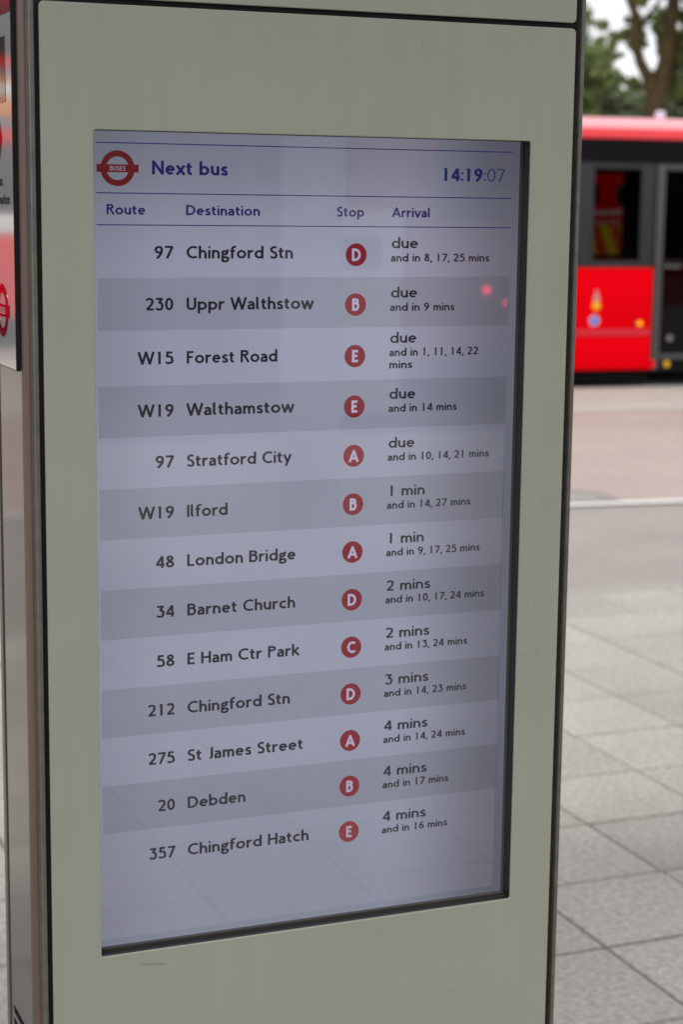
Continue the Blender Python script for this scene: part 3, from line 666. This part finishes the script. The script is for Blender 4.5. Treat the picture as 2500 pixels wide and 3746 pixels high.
for a, b in ((.380, .995), (1.035, 1.655)):
    box('door_leaf', M_['black'], dr, a, b, .03, .05, .351, .86)
    box('door_pane', M_['tint'], dr, a, b, .03, .036, .86, 2.284)
box('door_frame', M_['mgrey'], dr, .997, 1.033, .02, .06, .351, 2.284, .003)
for u, z in ((.44, 1.285), (.505, 1.28), (.57, 1.28)): disc('door_sticker', M_['mgrey'] if 0 else M_['rim'], B, u, .024, z, .020, 20)
disc('door_sticker', M_['rim'], B, .50, .022, .52, .035, 24)
# roof: coved sides
cv = [(0, 2.60), (.0, 2.655), (.010, 2.70)]
MB().prism(cv+[(.06, 2.70), (.06, 2.60)], 'x', LN0, LN1).build('roof_cove', M_['redg'], B, smooth=True)
MB().prism([(W_-p, q) for p, q in cv+[(.06, 2.70), (.06, 2.60)]], 'x', LN0, LN1).build('roof_cove', M_['redg'], B, smooth=True)
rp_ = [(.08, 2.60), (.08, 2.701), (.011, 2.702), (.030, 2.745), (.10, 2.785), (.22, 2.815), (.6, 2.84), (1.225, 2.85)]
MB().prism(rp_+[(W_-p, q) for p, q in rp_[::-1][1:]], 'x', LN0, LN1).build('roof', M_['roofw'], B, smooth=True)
MB().prism([(.42+.055*math.cos(2*math.pi*k/20), .30+.055*math.sin(2*math.pi*k/20)) for k in range(20)], 'z', 2.80, 2.905).build('roof_vent', M_['swhite'], B, .03)
for u0, u1 in ((LN0-.02, LN0), (LN1, LN1+.02)):
    box('end_panel', M_['red'], B, u0, u1, .02, W_-.02, .19, 1.2); box('end_panel', M_['black'], B, u0, u1, .02, W_-.02, 1.21, 2.60)
box('floor', M_['interior'], B, LN0, LN1, .13, W_-.13, .16, .36); box('ceiling', M_['interior'], B, LN0, LN1, .1, W_-.1, 2.4, 2.55)
for u in (-4.2, -3.3, -2.4, -1.5):
    for v in (.35, 1.55):
        q = box('seat', M_['seat'], B, u, u+.45, v, v+.85, .75, .85, .03); box('seat_back', M_['seat'], q, u, u+.08, v, v+.85, .86, 1.40, .03)
for u in (2.5, 3.4, 4.2):
    for v in (.35, 1.55): q = box('seat', M_['seat'], B, u, u+.45, v, v+.85, .75, .85, .03); box('seat_back', M_['seat'], q, u, u+.08, v, v+.85, .86, 1.45, .03)
for u, v in ((-.33, 1.2), (-.12, 1.9), (.95, 1.3)):
    pb = MB(); tube(pb, [(u, v, .3), (u, v, 2.45)], [.018, .018], 10); pb.build('grab_pole', M_['interior'], B)
wheel(B, -3.3, -.005, .48); wheel(B, 3.3, -.005, .48); wheel(B, -3.3, W_-.275, .48); wheel(B, 3.3, W_-.275, .48)
disc('side_indicator', M_['interior'], B, .12, -.010, .68, .030, 24, None, .01, sx=1.55); disc('indicator_lens', M_['amber'], B, .125, -.022, .68, .028, 24, None, .011)
disc('corner_lamp', M_['yellow'], B, .47, .006, .245, .035, 24, None, .006)
disc('round_sticker', M_['syel'], B, -.375, -.002, .868, .045, 30, None, .002)
disc('round_sticker', M_['swhite'], B, -.392, -.002, .712, .056, 30, None, .002); disc('round_sticker', M_['sblue'], B, -.392, -.0035, .712, .046, 30, None, .001)
b = MB(); b.prism([(-.405, .915), (-.345, .915), (-.340, .955), (-.360, .985), (-.362, 1.03), (-.388, 1.03), (-.390, .985), (-.410, .955)], 'y', -.002, -.0005); b.build('pictogram_sticker', M_['sgrey'], B)

# double decker parked off to the left; it is seen mirrored in the totem's glossy side
D = empty('double_decker_bus', (-4.5, 24.0, ZR), 0)
tag(D, 'red double decker bus parked left of the totem, mirrored in its glossy side poster', 'bus')
def db(name, m, w0, w1, d=0, u0=-6, u1=5.2, bev=.01): return box(name, m, D, u0, u1, d, .08+d, w0, w1, bev)
db('lower_panel', M_['red'], .38, 1.46); db('skirt', M_['skirt'], .12, .37, .04); db('waist_strip', M_['cream'], 1.47, 1.72, -.004)
for u0 in np.arange(-5.9, 5.0, 1.39): db('window', M_['dglass'], 1.74, 2.60, .02, u0+.04, u0+1.34, .004)
db('window_surround', M_['dgrey'], 1.73, 2.61, .05); db('red_band', M_['red'], 2.62, 2.80); db('pale_band', M_['mullion'], 2.81, 2.94, .01)
db('advert_panel', M_['orange'], 2.95, 3.20, -.005); db('advert_panel', M_['cream'], 3.205, 3.38, -.005); db('advert_panel', M_['orange'], 3.385, 3.47, -.005); db('pale_band', M_['mullion'], 3.475, 3.56, .01)
db('red_band', M_['red'], 3.57, 3.70)
for u0 in np.arange(-5.9, 5.0, 1.39): db('window', M_['dglass'], 3.72, 4.40, .02, u0+.04, u0+1.34, .004)
db('window_surround', M_['dgrey'], 3.71, 4.41, .05); box('roof', M_['red'], D, -6, 5.2, 0, 2.5, 4.42, 4.56, .08)
box('body_core', M_['interior'], D, -5.98, 5.18, .14, 2.45, .3, 4.41); box('end_panel', M_['red'], D, 5.19, 5.25, .02, 2.48, .38, 4.41)
wheel(D, -3.6, -.004, .5, .5); wheel(D, 3.0, -.004, .5, .5)

# red van with chevrons, added in place of a reflection in the bus windows
V = empty('added_red_van', (12.52, 21.6, ZR), 0)
tag(V, 'red van with yellow and red chevrons, added behind the bus in place of a window reflection', 'van')
box('body', M_['red'], V, -.95, .95, .03, 4.6, .45, 2.45, .08); box('bumper', M_['skirt'], V, -.95, .95, -.08, .1, .40, .62, .03)
for a, b in ((-.93, -.01), (.01, .93)):
    dd = box('rear_door', M_['red'], V, a, b, 0, .03, .63, 2.38, .01); box('door_window', M_['dglass'], dd, a+.12, b-.12, -.005, .01, 1.93, 2.20, 0)
box('decal_strip', M_['cream'], V, -.85, .30, -.008, -.002, 1.80, 1.86)
box('decal_strip', M_['cream'], V, -.70, .20, -.008, -.002, 1.68, 1.71)
k_ = 0; u = -1.02
while u < .95:
    for m, o_ in ((M_['chev_y'], 0), (M_['chev_r'], .15)):
        p = [(max(-.93, min(.93, u+o_+dx)), z) for dx, z in ((.16, 1.26), (.31, 1.26), (.15, 1.66), (0, 1.66))]
        if p[1][0]-p[0][0] > .02 and p[2][0]-p[3][0] > .02: MB().prism(p, 'y', -.006, -.001).build('chevron', m, V)
    u += .30
wheel(V, 0, 0, .3, .01) if 0 else None
for s_ in (-.8, .62): MB().prism([(.9+.33*math.cos(2*math.pi*k/24), .33+.33*math.sin(2*math.pi*k/24)) for k in range(24)], 'x', s_, s_+.2).build('wheel', M_['tyre'], V)
for s_ in (-.93, .85): box('rear_lamp', M_['p_red'], V, s_, s_+.08, -.01, .03, .9, 1.2)

# ------------------------------------------------------------------ station building behind the camera, added shade roofs
ST = empty('bus_station_building', (0, -13, 0)); tag(ST, 'long low glazed bus station building behind the camera', 'building')
box('wall', M_['station'], ST, -16, 48, -.6, 0, 0, .5); box('wall', M_['station'], ST, -16, 48, -.6, 0, 3.0, 3.6); box('back_wall', M_['station'], ST, -16, 48, -5, -4.8, 0, 3.6); box('floor_slab', M_['kerb'], ST, -16, 48, -4.8, -.6, 0, .02)
for i in range(-16, 48, 2):
    box('glass_pane', M_['sglass'], ST, i+.06, i+1.94, -.06, -.04, .5, 3.0); box('mullion', M_['mullion'], ST, i-.05, i+.05, -.12, .05, .5, 3.0)
CN = empty('shade_canopy', (0, 0, 0)); tag(CN, 'added unseen flat roof on round pale columns, limiting skylight on the totem', 'shade_canopy')  # unseen roof, its reach set to limit skylight on the totem panel
box('shade_canopy_roof', M_['shade_canopy'], CN, -14, 16, -6.5, CAN_Y, 5.0, 5.3, .03)
for x in (-9, -3, 3.4, 9):
    cb = MB(); tube(cb, [(x, -4.5, 0), (x, -4.5, 5.0)], [.16, .16], 20); cb.build('column', M_['pale'], CN, smooth=True)

SH = empty('added_shade_roof', (0, 2.4, 0)); tag(SH, 'added unseen flat roof on two slim posts, shading the totem and paving', 'shade roof')  # added out of view to darken the upper panel and nearby paving
def place(o): o.matrix_parent_inverse = Matrix.Translation((0, -2.4, 0)); return o
place(box('roof_slab', M_['shade_canopy'], SH, -3, 8, 1.5, 2.9, 3.3, 3.42, .02))
for x in (-2.4, 7.4):
    cb = MB(); tube(cb, [(x, 2.6, 0), (x, 2.6, 3.3)], [.05, .05], 16); place(cb.build('post', M_['mullion'], SH, smooth=True))

K = empty('added_pale_cabinet', (5.75, -9.9, 0)); tag(K, 'pale cabinet added behind the camera to mirror as a pale patch in the screen', 'ticket machine')  # added so the screen mirrors a pale block
box('casing', M_['cream'], K, -.42, .42, -.3, .3, .05, 1.72, .03); box('plinth', M_['skirt'], K, -.40, .40, -.28, .28, 0, .05); box('display', M_['dglass'], K, -.22, .22, .30, .306, 1.25, 1.5)
K2 = empty('red_bus_rear', (7.1, -10.2, 0)); tag(K2, 'back end of a red bus behind the camera with two lit tail lamps', 'bus')
box('body', mat('dull_red_paint', (.36, .01, .02), .4), K2, -.55, 1.95, -2.6, 0, .3, 2.75, .08); box('rear_window', M_['dglass'], K2, -.35, 1.75, 0, .012, 1.65, 2.35, .004); box('bumper', M_['skirt'], K2, -.55, 1.95, -.1, .08, .22, .45, .03)
LAMP = mat('lit_tail_lamp', (.6, .02, .02), .3, emit=(9, .2, .7))
for x, z, q in ((.13, 1.045, .034), (.32, .93, .020)): disc('tail_lamp', LAMP, K2, x, .012, z, q, 24, None, .01)

# ------------------------------------------------------------------ trees
rng = np.random.default_rng(5)
def leaves(blobs, size):
    out_v = []; 
    for (cx, cy, cz, rx, ry, rz, n) in blobs:
        p = rng.normal(size=(n, 3)); p /= np.linalg.norm(p, axis=1)[:, None]; p *= (rng.random((n, 1))**.45)
        # clumps: pull leaves towards random twig ends
        kc = max(4, n//45); cc = rng.normal(size=(kc, 3)); cc /= np.linalg.norm(cc, axis=1)[:, None]; cc *= rng.random((kc, 1))**.4
        idx = rng.integers(0, kc, n); p = p*.32+cc[idx]*.85
        p = p*np.array([rx, ry, rz])+np.array([cx, cy, cz])
        a = rng.normal(size=(n, 3)); a /= np.linalg.norm(a, axis=1)[:, None]; b = np.cross(a, rng.normal(size=(n, 3))); b /= np.linalg.norm(b, axis=1)[:, None]
        s = size*(.6+.8*rng.random((n, 1)))
        out_v.append(np.stack([p-a*s, p+b*s*.6, p+a*s, p-b*s*.6], 1).reshape(-1, 3))
    v = np.concatenate(out_v); n = len(v)//4
    me = bpy.data.meshes.new('crown'); me.vertices.add(len(v)); me.vertices.foreach_set('co', v.ravel())
    me.loops.add(4*n); me.loops.foreach_set('vertex_index', np.arange(4*n)); me.polygons.add(n)
    me.polygons.foreach_set('loop_start', np.arange(0, 4*n, 4)); me.update(calc_edges=True); return me
def tree(label, base, limbs, blobs, leaf, bark, size=.09, group=None):
    t = empty('tree', (base[0], base[1], ZR)); tag(t, label, 'tree', group)
    mb = MB()
    for pts, rad in limbs: tube(mb, [(x-base[0], y-base[1], z-ZR) for x, y, z in pts], rad, 12)
    mb.build('trunk', bark, t, smooth=True)
    link('crown', leaves([(x-base[0], y-base[1], z-ZR, a, b, c, n) for x, y, z, a, b, c, n in blobs], size), leaf, t)
    return t
tree('tall pale barked tree forking just above the bus roof', (19.52, 32), [
    ([(19.5, 32, ZR), (19.5, 32, 2.6), (19.53, 32, 3.6), (19.56, 32, 4.05)], [.27, .21, .20, .21]),
    ([(19.50, 32, 3.85), (19.36, 32, 4.3), (19.22, 32.1, 4.62), (19.08, 32.1, 5.1), (19.08, 32.1, 5.5), (18.9, 32.2, 6.0), (18.4, 32.3, 7.6)], [.13, .125, .11, .10, .09, .085, .05]),
    ([(19.60, 32, 3.9), (19.72, 32, 4.5), (19.80, 32, 5.1), (19.88, 32, 5.9), (20.2, 32, 7.6), (20.8, 32, 9)], [.17, .16, .145, .13, .09, .04]),
    ([(19.83, 32, 4.55), (20.2, 32.2, 5.1), (20.7, 32.3, 6.2)], [.07, .06, .03]),
    ([(19.1, 32.1, 5.2), (19.3, 31.6, 5.7), (19.45, 31.2, 6.3)], [.05, .04, .02])],
    [(20.45, 32, 4.7, .42, .9, .8, 900), (20.5, 31.5, 5.8, .55, .9, .7, 900), (20.15, 32.2, 6.2, .5, .8, .4, 500), (19.5, 32.6, 5.45, .22, .5, .22, 130), (19.45, 32.4, 4.95, .16, .4, .16, 60),
     (19.9, 33, 4.2, .5, .8, .3, 300), (18.9, 33, 5.25, .15, .5, .25, 70), (19.45, 32.3, 5.9, .3, .5, .18, 120), (20.6, 31, 7.4, 1.6, 1.8, .9, 1500), (18.6, 32, 8.0, 1.8, 1.8, .9, 1500), (21.8, 32, 6.2, 1.2, 1.4, 1.6, 1600), (19.05, 32.8, 4.75, .12, .3, .12, 40),
     (19.6, 33, 5.2, .22, .4, .35, 420), (19.35, 33, 4.35, .12, .3, .14, 90), (20.1, 32.5, 4.3, .35, .5, .5, 700), (20.2, 32.6, 5.3, .32, .5, .6, 800), (18.85, 32.5, 5.0, .12, .3, .2, 80), (19.7, 33, 5.85, .3, .4, .2, 200)],
    LEAF_A, M_['bark'], .085)
tree('bushy green tree rising beside the right edge of the totem', (21.3, 40), [([(21.3, 40, ZR), (21.3, 40, 2), (21.35, 40, 5)], [.25, .2, .1]), ([(21.3, 40, 3), (21.9, 40, 5.6)], [.09, .03])],
    [(21.5, 40, 5.9, 1.05, 1.2, .95, 2600), (21.75, 39.5, 5.2, 1.15, 1.2, .8, 2600), (22.1, 39.6, 4.55, 1.15, 1.0, .6, 2200), (20.6, 40, 6.0, 1.6, 1.5, 1.6, 1500), (21.2, 40, 7.0, .7, 1.2, .7, 500)], LEAF_C, M_['bark2'], .10)
tree('small dark tree in front of the open sky gap above the bus', (23.2, 41), [([(23.2, 41, ZR), (23.2, 41, 3), (23.25, 41, 5)], [.15, .1, .03])],
    [(23.3, 41, 5.0, .45, .6, .50, 600), (23.0, 41, 4.5, .9, .9, .55, 1500), (23.75, 41, 4.35, .6, .8, .36, 800), (23.45, 41, 4.0, 1.2, .9, .5, 1500)], LEAF_B, M_['bark2'], .10)
tree('low dark evergreen tree behind the forked trunk', (25.2, 42), [([(25.2, 42, ZR), (25.2, 42, 4)], [.2, .08])],
    [(24.9, 42, 3.9, 1.3, 1, .85, 2400), (26.3, 42, 4.5, 1.2, 1, 1.1, 2400), (26.6, 42, 6.0, .9, 1, .8, 1200), (27.6, 42, 5, 1.2, 1, 1.6, 2000), (24.3, 41.5, 3.3, 1.5, 1, .7, 1500)], LEAF_B, M_['bark2'], .11)
for i, (x, yy, h) in enumerate(((-22, 44, 6), (-15, 47, 7.5), (-8, 43, 6.5), (-1, 46, 8), (6, 44, 7), (13, 47, 7.5), (31, 45, 8), (38, 43, 7))):
    tree(['broad', 'tall', 'rounded', 'ragged', 'dense', 'spreading', 'leafy', 'dark'][i]+' park tree beyond the bus bays, %s' % ('hidden left of the forked tree' if i < 6 else 'right of the forked tree'), (x, yy), [([(x, yy, ZR), (x, yy, h*.6)], [.25, .1])],
         [(x, yy, h*.62, 2.6, 2.2, h*.33, 1800), (x+1.5, yy, h*.45, 1.8, 1.8, h*.25, 900), (x-1.6, yy, h*.5, 1.8, 1.8, h*.25, 900)], LEAF_C if i % 2 else LEAF_B, M_['bark2'], .2, 'park trees beyond the bus bays')
b = []
for x in np.arange(-60, 80, 2.2): b.append((x, 60+2*math.sin(x), 1.6, 1.9, 1.5, 1.9+.5*math.sin(x*1.7), 260))
hd = link('far_hedge', leaves(b, .22), LEAF_B); tag(hd, 'dark green hedge line across the park far beyond the bus', 'hedge', kind='stuff')
